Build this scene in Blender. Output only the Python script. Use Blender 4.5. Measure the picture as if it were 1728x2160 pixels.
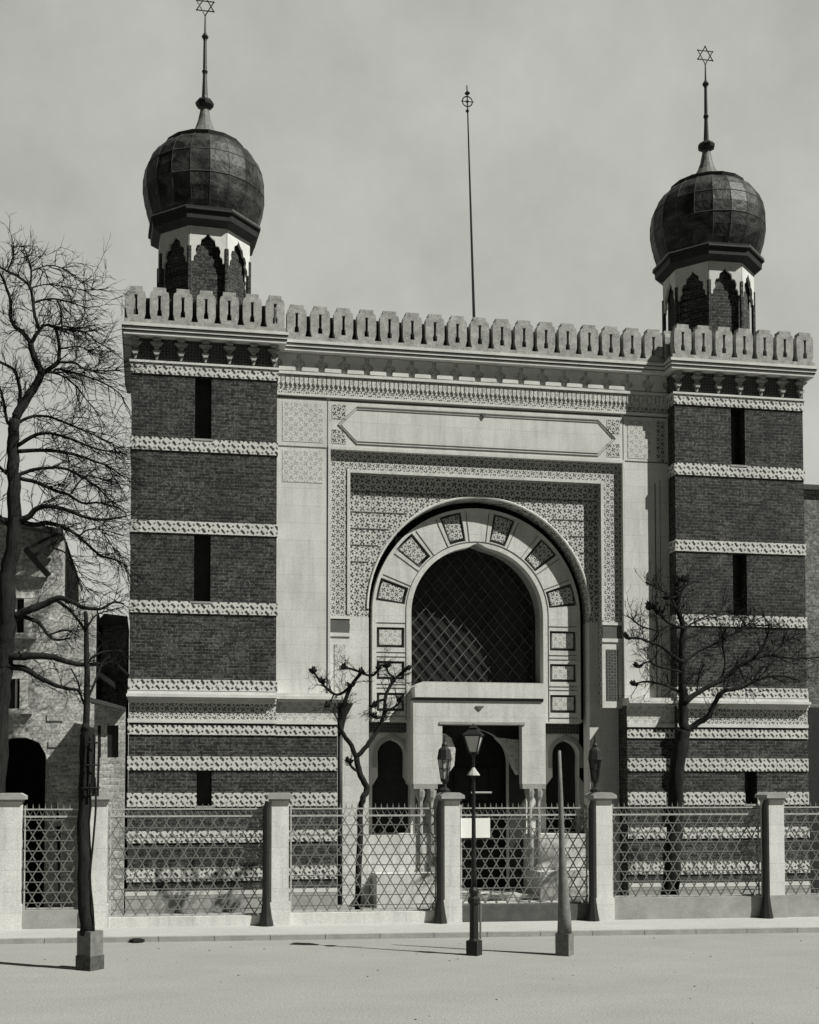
import bpy, math, random
from mathutils import Vector, geometry
R=math.radians
random.seed(7)
SC=bpy.context.scene
for o in list(bpy.data.objects): bpy.data.objects.remove(o)
# ---------------------------------------------------------------- camera
W,H=1728,2160; F=2600.; PSI=R(10.2); PIT=R(2.5); PPX=780; HOR=1650; EYE=3.3; CY=-32.
SHX=(W/2-PPX)/W; SHY=(HOR-H/2-F*math.tan(PIT))/W
FW=Vector((math.sin(PSI)*math.cos(PIT),math.cos(PSI)*math.cos(PIT),math.sin(PIT)))
RT=Vector((math.cos(PSI),-math.sin(PSI),0)); UP=RT.cross(FW); CAM=Vector((0,CY,EYE))
cd=bpy.data.cameras.new('camera'); cam=bpy.data.objects.new('camera',cd); SC.collection.objects.link(cam)
cam.location=CAM; cam.rotation_euler=(R(90)+PIT,0,-PSI)
cd.sensor_fit='HORIZONTAL'; cd.sensor_width=36; cd.lens=F/W*36; cd.shift_x=SHX; cd.shift_y=SHY
cd.clip_start=.5; cd.clip_end=2000; SC.camera=cam
SC.render.resolution_x=819; SC.render.resolution_y=1024
def at(px,py,Y):
    a=(px-W/2+SHX*W)/F; b=-(py-H/2-SHY*W)/F
    r=FW+a*RT+b*UP
    return CAM+r*((Y-CY)/r.y)
# ---------------------------------------------------------------- light
EL,AZ=R(48),R(54)
wd=bpy.data.worlds.new("World"); SC.world=wd; wd.use_nodes=True
nt=wd.node_tree; N=nt.nodes; L=nt.links; N.clear()
sky=N.new('ShaderNodeTexSky'); sky.sky_type='NISHITA'; sky.sun_disc=False
sky.sun_elevation=EL; sky.sun_rotation=math.pi-AZ; sky.dust_density=4; sky.air_density=1.2
bw=N.new('ShaderNodeRGBToBW'); L.new(sky.outputs[0],bw.inputs[0])
tc=N.new('ShaderNodeTexCoord'); sp=N.new('ShaderNodeSeparateXYZ'); L.new(tc.outputs['Generated'],sp.inputs[0])
mr=N.new('ShaderNodeMapRange'); L.new(sp.outputs['Y'],mr.inputs[0]); mr.interpolation_type='SMOOTHSTEP'
mr.inputs[1].default_value=.30; mr.inputs[2].default_value=.78; mr.inputs[3].default_value=.09; mr.inputs[4].default_value=1.0
nz=N.new('ShaderNodeTexNoise'); nz.inputs['Scale'].default_value=4.5; nz.inputs['Detail'].default_value=8; nz.inputs['Roughness'].default_value=.62
L.new(tc.outputs['Generated'],nz.inputs['Vector'])
m2=N.new('ShaderNodeMapRange'); L.new(nz.outputs[0],m2.inputs[0]); m2.inputs[1].default_value=.3; m2.inputs[2].default_value=.7; m2.inputs[3].default_value=.84; m2.inputs[4].default_value=1.18
# thin haze: even luminance mixed into the sky's own
ad=N.new('ShaderNodeMath'); ad.operation='MULTIPLY_ADD'; L.new(bw.outputs[0],ad.inputs[0]); ad.inputs[1].default_value=.35; ad.inputs[2].default_value=3.15
a1=N.new('ShaderNodeMath'); a1.operation='MULTIPLY'; L.new(ad.outputs[0],a1.inputs[0]); L.new(mr.outputs[0],a1.inputs[1])
a2=N.new('ShaderNodeMath'); a2.operation='MULTIPLY'; L.new(a1.outputs[0],a2.inputs[0]); L.new(m2.outputs[0],a2.inputs[1])
vm=N.new('ShaderNodeVectorMath'); vm.operation='SCALE'; vm.inputs[0].default_value=(.985,1,.925); L.new(a2.outputs[0],vm.inputs['Scale'])
bg=N.new('ShaderNodeBackground'); L.new(vm.outputs[0],bg.inputs[0]); bg.inputs[1].default_value=.10
ow=N.new('ShaderNodeOutputWorld'); L.new(bg.outputs[0],ow.inputs[0])
sl=bpy.data.lights.new('sun','SUN'); sl.energy=5.0; sl.angle=R(.5); sl.color=(1,.995,.94)
so=bpy.data.objects.new('sun',sl); SC.collection.objects.link(so)
SV=Vector((math.cos(EL)*math.sin(AZ),-math.cos(EL)*math.cos(AZ),math.sin(EL)))
so.rotation_euler=SV.to_track_quat('Z','Y').to_euler()
SC.view_settings.view_transform='Standard'; SC.view_settings.look='None'; SC.view_settings.exposure=.3; SC.view_settings.gamma=1
SC.render.engine='CYCLES'
# ---------------------------------------------------------------- materials
TINT=(1,1.0,.955)
class NT:
    def __init__(s,name,rough=.85,metal=0,spec=.3):
        s.m=bpy.data.materials.new(name); s.m.use_nodes=True; s.t=s.m.node_tree; s.b=s.t.nodes['Principled BSDF']
        s.b.inputs['Roughness'].default_value=rough; s.b.inputs['Metallic'].default_value=metal
        s.b.inputs['Specular IOR Level'].default_value=spec
        g=s.n('ShaderNodeNewGeometry'); s.pos=g.outputs['Position']; s.nor=g.outputs['Normal']
        q=s.n('ShaderNodeSeparateXYZ'); s.l(s.pos,q.inputs[0]); s.X,s.Y,s.Z=q.outputs
    def n(s,t): return s.t.nodes.new(t)
    def l(s,a,b): s.t.links.new(a,b)
    def M(s,op,a,b=None,c=None):
        n=s.n('ShaderNodeMath'); n.operation=op
        for i,v in enumerate((a,b,c)):
            if v is None: continue
            if isinstance(v,(int,float)): n.inputs[i].default_value=v
            else: s.l(v,n.inputs[i])
        return n.outputs[0]
    def vec(s,a,b,c=0.):
        n=s.n('ShaderNodeCombineXYZ')
        for i,v in enumerate((a,b,c)):
            if isinstance(v,(int,float)): n.inputs[i].default_value=v
            else: s.l(v,n.inputs[i])
        return n.outputs[0]
    def noise(s,scale,detail=4,rough=.6,vec=None,dist=0):
        n=s.n('ShaderNodeTexNoise'); n.inputs['Scale'].default_value=scale; n.inputs['Detail'].default_value=detail
        n.inputs['Roughness'].default_value=rough; n.inputs['Distortion'].default_value=dist; s.l(vec or s.pos,n.inputs['Vector']); return n.outputs[0]
    def rng(s,v,a,b,c,d):
        n=s.n('ShaderNodeMapRange'); s.l(v,n.inputs[0])
        for i,x in enumerate((a,b,c,d)): n.inputs[i+1].default_value=x
        return n.outputs[0]
    def out(s,val,bump=None,dist=.01):
        v=s.n('ShaderNodeVectorMath'); v.operation='SCALE'; v.inputs[0].default_value=TINT; s.l(val,v.inputs['Scale']); s.l(v.outputs[0],s.b.inputs['Base Color'])
        if bump is not None:
            bn=s.n('ShaderNodeBump'); bn.inputs['Distance'].default_value=dist; bn.inputs['Strength'].default_value=.8; s.l(bump,bn.inputs['Height']); s.l(bn.outputs[0],s.b.inputs['Normal'])
        return s.m
def plain(name,v,var=.12,scale=3,rough=.85,metal=0,spec=.3,grain=.1,bump=.006):
    k=NT(name,rough,metal,spec)
    a=k.rng(k.noise(scale,6,.65),.3,.7,1-var,1+var); b=k.noise(38,2,.7); g=k.rng(b,.3,.7,1-grain,1+grain)
    return k.out(k.M('MULTIPLY',k.M('MULTIPLY',a,g),v),b,bump)
def stucco_mat(name,v):
    k=NT(name)
    a=k.rng(k.noise(1.1,7,.7),.35,.7,1.07,.90)
    st=k.rng(k.noise(1.0,5,.7,k.vec(k.M('MULTIPLY',k.X,3.5),k.M('MULTIPLY',k.Y,3.5),k.M('MULTIPLY',k.Z,.45))),.45,.8,1,.72)   # rain streaks
    b=k.noise(28,3,.8); g=k.rng(b,.3,.7,.80,1.12)
    br=k.n('ShaderNodeTexBrick'); k.l(k.vec(k.M('ADD',k.X,k.Y),k.Z),br.inputs['Vector']); br.inputs['Scale'].default_value=1
    br.inputs['Color1'].default_value=(1,1,1,1); br.inputs['Color2'].default_value=(.93,.93,.93,1); br.inputs['Mortar'].default_value=(.74,.74,.74,1)
    br.inputs['Brick Width'].default_value=.92; br.inputs['Row Height'].default_value=.46; br.inputs['Mortar Size'].default_value=.007; br.inputs['Mortar Smooth'].default_value=.6
    q=k.n('ShaderNodeSeparateColor'); k.l(br.outputs[0],q.inputs[0])
    sp=k.rng(k.noise(7,4,.8),.64,.72,1,.72)
    return k.out(k.M('MULTIPLY',k.M('MULTIPLY',k.M('MULTIPLY',k.M('MULTIPLY',k.M('MULTIPLY',a,st),g),q.outputs[0]),sp),v),b,.006)
def brick_mat(name,c1,c2,mort,speck=.5):
    k=NT(name)
    u=k.M('ADD',k.X,k.Y)
    br=k.n('ShaderNodeTexBrick'); k.l(k.vec(u,k.Z),br.inputs['Vector'])
    br.inputs['Color1'].default_value=(c1,)*3+(1,); br.inputs['Color2'].default_value=(c2,)*3+(1,); br.inputs['Mortar'].default_value=(mort,)*3+(1,)
    br.inputs['Scale'].default_value=1; br.inputs['Brick Width'].default_value=.26; br.inputs['Row Height'].default_value=.085
    br.inputs['Mortar Size'].default_value=.009; br.inputs['Mortar Smooth'].default_value=.3; br.inputs['Bias'].default_value=-.1
    s=k.n('ShaderNodeSeparateColor'); k.l(br.outputs[0],s.inputs[0])
    a=k.M('MULTIPLY',k.rng(k.noise(.8,6,.75),.3,.7,.60,1.42),k.rng(k.noise(3.3,4,.8),.3,.7,.78,1.25)); g=k.rng(k.noise(17,3,.8),.35,.68,1-speck,1+speck)
    return k.out(k.M('MULTIPLY',k.M('MULTIPLY',s.outputs[0],a),g),br.outputs['Fac'],-.01)
def band_mat(name,pale,dark,p):
    # pale inlay band: slanting ticks and small dots between two plain fillets
    k=NT(name); u=k.M('ADD',k.X,k.Y)
    wob=k.M('MULTIPLY',k.M('SUBTRACT',k.noise(11,2,.7),.5),.35)
    a=k.M('FRACT',k.M('ADD',k.M('DIVIDE',k.M('ADD',u,k.M('MULTIPLY',k.Z,.9)),p),wob)); b=k.M('FRACT',k.M('ADD',k.M('DIVIDE',k.M('SUBTRACT',u,k.M('MULTIPLY',k.Z,.9)),p),wob))
    t1=k.M('MULTIPLY',k.M('LESS_THAN',k.M('ABSOLUTE',k.M('SUBTRACT',a,.5)),.17),k.M('LESS_THAN',k.M('ABSOLUTE',k.M('SUBTRACT',b,.5)),.34))
    t2=k.M('MULTIPLY',k.M('GREATER_THAN',k.M('ABSOLUTE',k.M('SUBTRACT',a,.5)),.37),k.M('GREATER_THAN',k.M('ABSOLUTE',k.M('SUBTRACT',b,.5)),.37))
    pt=k.M('MULTIPLY',k.M('MAXIMUM',t1,t2),k.rng(k.noise(6,3,.8),.3,.45,.45,1))
    n=k.rng(k.noise(16,3,.8),.3,.7,.78,1.14); n2=k.rng(k.noise(.9,6,.7),.3,.7,1.08,.84)
    val=k.M('ADD',k.M('MULTIPLY',pt,dark-pale),pale)
    return k.out(k.M('MULTIPLY',k.M('MULTIPLY',val,n),n2),pt,-.02)
def lattice_pat(k,p,u,v,lw=.09,dot=.36):
    # dark inlay: crossing diagonals and a dot in every lozenge; wobbled by noise
    wob=k.M('MULTIPLY',k.M('SUBTRACT',k.noise(7,4,.75),.5),.62)
    s=k.M('ADD',k.M('DIVIDE',k.M('ADD',u,v),p),wob); d=k.M('SUBTRACT',k.M('DIVIDE',k.M('SUBTRACT',u,v),p),wob)
    fa=k.M('ABSOLUTE',k.M('SUBTRACT',k.M('FRACT',s),.5)); fb=k.M('ABSOLUTE',k.M('SUBTRACT',k.M('FRACT',d),.5))
    mx=k.M('MAXIMUM',fa,fb); mn=k.M('MINIMUM',fa,fb)
    ln=k.M('LESS_THAN',mn,lw); ln=k.M('MULTIPLY',ln,k.M('LESS_THAN',mx,.34))
    dt=k.M('GREATER_THAN',mn,dot)
    return k.M('MAXIMUM',ln,dt)
def ornament_mat(name,pale,dark,p,lw=.09,dot=.36,mixn=.6,vs=2.6,vt=.055):
    k=NT(name)
    u=k.M('ADD',k.X,k.Y)
    pt=lattice_pat(k,p,u,k.Z,lw,dot)
    us=k.M('ADD',u,k.M('MULTIPLY',k.M('SINE',k.M('MULTIPLY',k.Z,6.283/p)),p*.13)); zs=k.M('ADD',k.Z,k.M('MULTIPLY',k.M('SINE',k.M('MULTIPLY',u,6.283/p)),p*.13))
    vv=k.M('MULTIPLY',k.M('MULTIPLY',lattice_pat(k,p*.5,us,zs,.10,.40),k.rng(k.noise(5,3,.8),.3,.5,.5,1)),mixn)
    pt=k.M('MAXIMUM',pt,vv)
    n=k.rng(k.noise(14,3,.7),.3,.7,.82,1.12); n2=k.rng(k.noise(1.0,6,.7),.3,.7,1.08,.86)
    val=k.M('ADD',k.M('MULTIPLY',pt,dark-pale),pale)
    return k.out(k.M('MULTIPLY',k.M('MULTIPLY',val,n),n2),pt,-.02)
STU=stucco_mat('pale_stucco',.60); STO=plain('pale_stone',.56,.14,2.5)
STG=plain('grey_stone',.30,.2,2.5); GROOVE=plain('joint_and_shade_line',.10); WEA=plain('weathered_stone',.31,.38,5,grain=.3)
PIER=stucco_mat('pier_plaster',.64)
BRK=brick_mat('dark_brick',.018,.058,.085,.95)
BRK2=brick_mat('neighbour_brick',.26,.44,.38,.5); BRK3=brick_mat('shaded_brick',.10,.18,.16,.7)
ORN=band_mat('inlaid_band',.56,.04,.25); ORS=ornament_mat('carved_spandrel',.54,.04,.30,.055,.37,1)
ORF=ornament_mat('carved_border',.54,.04,.24,.055,.38,1); ORP=ornament_mat('faint_arabesque',.58,.36,.26,.06,.42,.8)
ORD=ornament_mat('carving_and_shade',.14,.03,.16,.1,.3,1)
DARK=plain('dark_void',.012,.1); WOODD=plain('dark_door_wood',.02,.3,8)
IRON=plain('black_iron',.018,.2,6,.5); IRONG=plain('grey_painted_iron',.15,.2,8,.6); IRONW=plain('pale_painted_iron',.36,.2,8,.6)
BARK=plain('bark',.012,.4,9,.95); BARK2=plain('bark_paler',.07,.5,10,.95)  # second bark is a paler tone, for grit and box foot
WOODP=plain('weathered_wood',.15,.3,9); SAND=None
GLASS=NT('dark_glass',.25,0,.5); GLASS=GLASS.out(GLASS.rng(GLASS.noise(2.2,4,.7),.3,.7,.008,.03))
GLP=plain('pale_lamp_glass',.35,.1,5,.2); PAPER=plain('white_paper',.75,.05)
CARD=plain('roof_slate',.06,.2,4)
def dome_mat():
    k=NT('dome_metal',.55,.15,.35)
    u=k.noise(1.6,6,.75,None,.6); a=k.rng(u,.44,.64,.008,.07); c=k.rng(k.noise(9,3,.7),.3,.7,.7,1.3)
    return k.out(k.M('MULTIPLY',a,c),k.noise(5,2),.03)
DOME=dome_mat()
def bark_mat(name,v):
    k=NT(name,.95,0,.15); u=k.vec(k.M('MULTIPLY',k.X,14),k.M('MULTIPLY',k.Y,14),k.M('MULTIPLY',k.Z,3)); n=k.noise(1,5,.75,u,.5)
    return k.out(k.M('MULTIPLY',k.rng(n,.3,.7,.5,2.2),v),n,.05)
BARK=bark_mat('bark',.013)
def ground_mat(name,v,sc=1.):
    k=NT(name,.95,0,.1)
    # stretched wheel / rake marks parallel to the street, stains and grit
    a=k.rng(k.noise(.45,8,.72,k.vec(k.M('MULTIPLY',k.X,.8),k.M('MULTIPLY',k.Y,1.3))),.3,.7,.90,1.08)
    b=k.noise(26*sc,3,.8); g=k.rng(b,.25,.75,.62,1.30); d=k.rng(k.noise(4,4,.7),.66,.78,1,.72)
    return k.out(k.M('MULTIPLY',k.M('MULTIPLY',k.M('MULTIPLY',a,g),d),v),b,.015)
SAND=ground_mat('sandy_gravel',.30); PAVE=ground_mat('pavement_slab',.42,1.6); GARD=ground_mat('garden_soil',.10)
# ---------------------------------------------------------------- mesh helper
BASE={}
class G:
    def __init__(s): s.v=[]; s.f=[]; s.sm=[]
    def box(s,x0,x1,y0,y1,z0,z1):
        i=len(s.v); s.v+=[(x,y,z) for z in (z0,z1) for x,y in ((x0,y0),(x1,y0),(x1,y1),(x0,y1))]
        s.f+=[(i,i+3,i+2,i+1),(i+4,i+5,i+6,i+7),(i,i+1,i+5,i+4),(i+1,i+2,i+6,i+5),(i+2,i+3,i+7,i+6),(i+3,i,i+4,i+7)]; return s
    def prism(s,poly,y0,y1,holes=()):
        loops=[list(poly)]+[list(h) for h in holes]; flat=[p for l in loops for p in l]; n=len(flat); i=len(s.v)
        s.v+=[(x,y0,z) for x,z in flat]+[(x,y1,z) for x,z in flat]
        tr=geometry.tessellate_polygon([[Vector((x,z,0)) for x,z in l] for l in loops])
        for a,b,c in tr:
            pa,pb,pc=flat[a],flat[b],flat[c]
            cr=(pb[0]-pa[0])*(pc[1]-pa[1])-(pb[1]-pa[1])*(pc[0]-pa[0])
            if cr<0: a,c=c,a
            s.f+=[(i+a,i+b,i+c),(i+n+c,i+n+b,i+n+a)]
        o=0
        for li,l in enumerate(loops):
            A=sum(l[k][0]*l[(k+1)%len(l)][1]-l[(k+1)%len(l)][0]*l[k][1] for k in range(len(l)))
            ccw=(A>0)==(li==0)
            for k in range(len(l)):
                a=i+o+k; b=i+o+(k+1)%len(l)
                s.f.append((b,a,a+n,b+n) if ccw else (a,b,b+n,a+n))
            o+=len(l)
        return s
    def tube(s,pts,rad,n=5,cap=True):
        pts=[Vector(p) for p in pts]
        if not hasattr(rad,'__len__'): rad=[rad]*len(pts)
        i0=len(s.v); ref=None
        for k,p in enumerate(pts):
            d=(pts[min(k+1,len(pts)-1)]-pts[max(k-1,0)]); d=d.normalized() if d.length>1e-9 else Vector((0,0,1))
            if ref is None: ref=d.orthogonal().normalized()
            ref=(ref-d*ref.dot(d)); ref=ref.normalized() if ref.length>1e-6 else d.orthogonal().normalized()
            b=d.cross(ref)
            for j in range(n):
                t=2*math.pi*j/n; q=p+(ref*math.cos(t)+b*math.sin(t))*rad[k]; s.v.append(tuple(q))
        for k in range(len(pts)-1):
            for j in range(n):
                a=i0+k*n+j; b=i0+k*n+(j+1)%n; s.f.append((a,b,b+n,a+n))
        if cap: s.f.append(tuple(i0+j for j in range(n))[::-1]); s.f.append(tuple(i0+(len(pts)-1)*n+j for j in range(n)))
        return s
    def lathe(s,cx,cy,prof,n=16,rot=0):
        i0=len(s.v)
        for r,z in prof:
            for j in range(n):
                t=2*math.pi*j/n+rot; s.v.append((cx+r*math.cos(t),cy+r*math.sin(t),z))
        for k in range(len(prof)-1):
            for j in range(n):
                a=i0+k*n+j; b=i0+k*n+(j+1)%n; s.f.append((a,b,b+n,a+n))
        s.f.append(tuple(i0+j for j in range(n))[::-1]); s.f.append(tuple(i0+(len(prof)-1)*n+j for j in range(n)))
        return s
    def done(s,name,mat,parent=None,smooth=False,loc=None):
        o0=Vector((0,0,0))
        if loc is not None: off=Vector(loc)
        else: off=Vector(BASE.get(parent.name,(0,0,0))) if parent else o0
        me=bpy.data.meshes.new(name); me.from_pydata([tuple(Vector(p)-off) for p in s.v],[],s.f); me.update()
        if smooth: me.polygons.foreach_set('use_smooth',[True]*len(me.polygons))
        me.materials.append(mat); o=bpy.data.objects.new(name,me); SC.collection.objects.link(o)
        if loc is not None:
            pb=Vector(BASE.get(parent.name,(0,0,0))) if parent else o0
            o.location=off-pb
        if parent: o.parent=parent; BASE[o.name]=BASE.get(parent.name,(0,0,0))
        else: BASE[o.name]=tuple(off)
        return o
def rbox(g,cx,cy,h,z0,z1): return g.lathe(cx,cy,[(h*1.414,z0),(h*1.414,z1)],4,R(4))
def tag(o,label,cat,group=None,kind=None):
    if label: o['label']=label
    if cat: o['category']=cat
    if group: o['group']=group
    if kind: o['kind']=kind
    return o
def thing(name,loc,label,cat,group=None):
    o=bpy.data.objects.new(name,None); SC.collection.objects.link(o); o.location=loc; o.empty_display_size=.3
    BASE[o.name]=tuple(loc); return tag(o,label,cat,group)
def struct(o): o['kind']='structure'; return o
def copy_child(o,parent,dx=(0,0,0)):
    c=o.copy(); SC.collection.objects.link(c); c.parent=parent; c.location=o.location+Vector(dx); return c
def arch(cx,cz,r,zb,tip=0,n=40,flare=0,zf=0):
    """outline of an arched opening, from bottom right, over the top, to bottom left (counter-clockwise)"""
    p=[(cx+r+flare,zb)]
    if flare: p+=[(cx+r+flare,zf-.25),(cx+r*.98,zf)]
    for k in range(n+1):
        t=math.pi*k/n; p.append((cx+r*math.cos(t),cz+r*math.sin(t)+tip*math.exp(-((t-math.pi/2)/.09)**2)))
    if flare: p+=[(cx-r*.98,zf),(cx-r-flare,zf-.25)]
    p.append((cx-r-flare,zb)); return p
def rect(x0,x1,z0,z1): return [(x0,z0),(x1,z0),(x1,z1),(x0,z1)]
# ---------------------------------------------------------------- ground
def fy(X): return -4.1-.042*(X+2.9)         # front line of the fence
def ky(X): return -5.62-.066*(X+3)          # kerb edge
g=G(); g.v=[(-400,-400,-.03),(400,-400,-.03),(400,700,-.03),(-400,700,-.03)]; g.f=[(0,1,2,3)]
struct(g.done('ground',GARD))  # whole sheet kept dark, also to cut bounce light from out of view
g=G(); g.v=[(-90,-17.5,0),(110,-17.5,0),(110,ky(110)-.1,0),(-90,ky(-90)-.1,0)]; g.f=[(0,1,2,3)]; struct(g.done('promenade',SAND))
g=G(); g.v=[(-90,-60,-.02),(110,-60,-.02),(110,-17.5,-.02),(-90,-17.5,-.02)]; g.f=[(0,1,2,3)]; struct(g.done('bounce_cut_road',ground_mat('bounce_cut_dark',.05)))  # unseen dark surface added to cut light bouncing onto the facade
g=G(); a,b=-40,50
g.v=[(a,ky(a),.10),(b,ky(b),.10),(b,fy(b)+.6,.10),(a,fy(a)+.6,.10),(a,ky(a),-.02),(b,ky(b),-.02),(b,fy(b)+.6,-.02),(a,fy(a)+.6,-.02)]
g.f=[(0,1,2,3),(4,5,1,0),(7,6,5,4),(3,2,6,7),(0,3,7,4),(1,5,6,2)]; struct(g.done('pavement',PAVE))
g=G()
x=a
while x<b:
    l=1.15; x2=x+l-.012
    i=len(g.v); g.v+=[(x,ky(x)-.16,-.02),(x2,ky(x2)-.16,-.02),(x2,ky(x2)-.004,-.02),(x,ky(x)-.004,-.02),(x,ky(x)-.16,.106),(x2,ky(x2)-.16,.106),(x2,ky(x2)-.004,.106),(x,ky(x)-.004,.106)]
    g.f+=[(i,i+3,i+2,i+1),(i+4,i+5,i+6,i+7),(i,i+1,i+5,i+4),(i+1,i+2,i+6,i+5),(i+2,i+3,i+7,i+6),(i+3,i,i+4,i+7)]; x+=l
struct(g.done('kerb',STG))
g=G(); g.box(-40,50,-3.6,30,-.02,.02); struct(g.done('garden_ground',ground_mat('garden_gravel',.22)))
# small dark stone at the kerb
p=at(289,1990,-6.0); g=G(); g.lathe(p.x,-5.95,[(.10,-.004),(.17,.02),(.16,.06),(.08,.085)],9)
tag(g.done('loose_stone',BARK,None,loc=(p.x,-5.95,0)),'small flat dark stone lying at the kerb','stone')
# ---------------------------------------------------------------- synagogue
XA=8.9
SY=thing('synagogue',(8.8,0,0),'moorish two towered synagogue of dark brick and pale banding with a giant portal arch','building')
LTX=(-.48,3.23); RTX=(14.22,18.05); TF=-.45; TD=3.9
BANDS_UP=[(5.62,5.90),(7.59,7.90),(9.64,9.95),(11.76,12.09),(13.72,13.99)]
BANDS_LO=[(4.50,4.74),(3.60,3.95),(2.68,3.03),(1.77,2.07),(.80,1.15)]
def tower(X0,X1,slx,lsl):
    sl=[rect(slx[0],slx[1],12.10,13.715),rect(slx[0],slx[1],7.905,9.63)]
    if lsl: sl.append(rect(lsl[0],lsl[1],2.70,3.59))
    g=G(); g.prism(rect(X0,X1,0,14.6),TF,TF+.5,sl); g.box(X0,X0+.5,TF+.5,TD,0,14.6); g.box(X1-.5,X1,TF+.5,TD,0,14.6); g.box(X0+.5,X1-.5,TD-.5,TD,0,14.6)
    g.box(X0+.5,X1-.5,TF+.5,TD-.5,14.3,14.58)
    w=g.done('tower_wall',BRK,SY)
    for q in sl:
        (x0,z0),_,(x1,z1),_=q; G().box(x0+.003,x1-.003,TF+.32,TF+.4,z0+.003,z1-.003).done('slit_window',GLASS,w)
        G().box(x0-.05,x1+.05,TF-.045,TF-.001,z0-.05,z0-.001).done('slit_sill',STG,w)
        
    for z0,z1 in BANDS_UP:
        g=G(); g.box(X0-.03,X1+(.03 if X0<5 or True else 0),TF-.03,TD+.02,z0,z1); g.done('ornament_band',ORN,w)
        
    # cornice courses, corbel frieze
    g=G()
    for (o,z0,z1) in ((.06,14.0,14.055),(.21,14.615,14.69),(.15,14.69,14.72),(.235,14.72,14.785),(.17,14.785,14.815),(.26,14.815,14.89)): g.box(X0-o,X1+o,TF-o*(1.5 if o>.1 else 1),TD+o,z0,z1)
    g.done('cornice',STO,w)
    g=G()
    for o,z0,z1 in ((.222,14.692,14.718),(.248,14.787,14.813)): g.box(X0-o,X1+o,TF-o*1.5,TD+.1,z0,z1)
    g.done('cornice_groove_shade',GROOVE,w)  # dark strips paint the shade of the grooves between courses
    g=G(); g.box(X0-.012,X1+.012,TF-.012,TD,14.07,14.60); g.done('frieze',ORD,w)  # carving coloured darker to deepen the shadow under the cornice
    pitch=.605; n=int(round((X1-X0)/pitch)); pitch=(X1-X0)/n
    src=None
    for k in range(n+1):
        cx=X0+k*pitch
        if k in(0,n): cx+=(.08 if k==0 else -.08)
        if src is None:
            g=G()
            for (hw,z0,z1,y) in ((.05,14.08,14.17,.07),(.10,14.19,14.30,.12),(.07,14.32,14.40,.10),(.16,14.42,14.50,.17),(.11,14.52,14.595,.2)):
                g.prism([(cx-hw*.5,z0),(cx+hw*.5,z0),(cx+hw,z1),(cx-hw,z1)],TF-y,TF-.012)
            src=g.done('corbel',WEA,w,loc=(cx,TF,14.3))
            x0=cx
        else: copy_child(src,w,(cx-x0,0,0))
    parapet(w,X0-.2,X1+.2,TF-.36,sides=TD+.2)
    return w
def merlon_mesh(wd,parent,loc):
    g=G(); hw=wd/2-.052
    out=[(-hw+.02,0),(hw-.02,0),(hw,.14),(hw,.50),(hw-.02,.57),(hw-.075,.59),(hw-.08,.67),(-hw+.08,.67),(-hw+.075,.59),(-hw+.02,.57),(-hw,.50),(-hw,.14)]
    hole=[(-.06,.08),(.06,.08),(.055,.19),(.033,.21),(.033,.45),(.05,.50),(-.05,.50),(-.033,.45),(-.033,.21),(-.055,.19)]
    out=[(x,z*1.24) for x,z in out]; hole=[(x,z*1.24) for x,z in hole]; out[0:2]=[(-hw+.04,0),(hw-.04,0)]; g.prism(out,-.13,.13,[hole]); g.v=[(x+loc[0],y+loc[1],z+loc[2]) for x,y,z in g.v]
    # dark backing so the slit reads as deep
    return g.done('merlon',WEA,parent,loc=loc)
def parapet(w,X0,X1,Yf,sides=None):
    g=G(); g.box(X0,X1,Yf,Yf+.26,14.892,15.0)
    if sides:
        g.box(X0,X0+.26,Yf+.26,sides,14.892,15.0); g.box(X1-.26,X1,Yf+.26,sides,14.892,15.0)
    pp=g.done('parapet',WEA,w)
    G().box(X0+.27,X1-.27,Yf+.30,Yf+.42,14.6,15.66).done('merlon_backing',CARD,w)  # dark strip added behind the merlons so their gaps read black
    n=int(round((X1-X0)/.61)); p=(X1-X0)/n; src=None
    for k in range(n):
        loc=(X0+(k+.5)*p,Yf+.13,15.0)
        if src is None: src=merlon_mesh(p,w,loc); l0=loc
        else: copy_child(src,w,(loc[0]-l0[0],0,0))
    if sides:
        m=int((sides-Yf-.26)/.61)
        for k in range(m):
            for xx in (X0+.13,X1-.13):
                c=copy_child(src,w,(xx-l0[0],.26+.33+k*.61,0)); c.rotation_euler.z=R(90)
LT=tower(LTX[0],LTX[1],(1.12,1.54),(1.22,1.60)); RT_=tower(RTX[0],RTX[1],(15.88,16.30),(16.15,16.52))
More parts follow.
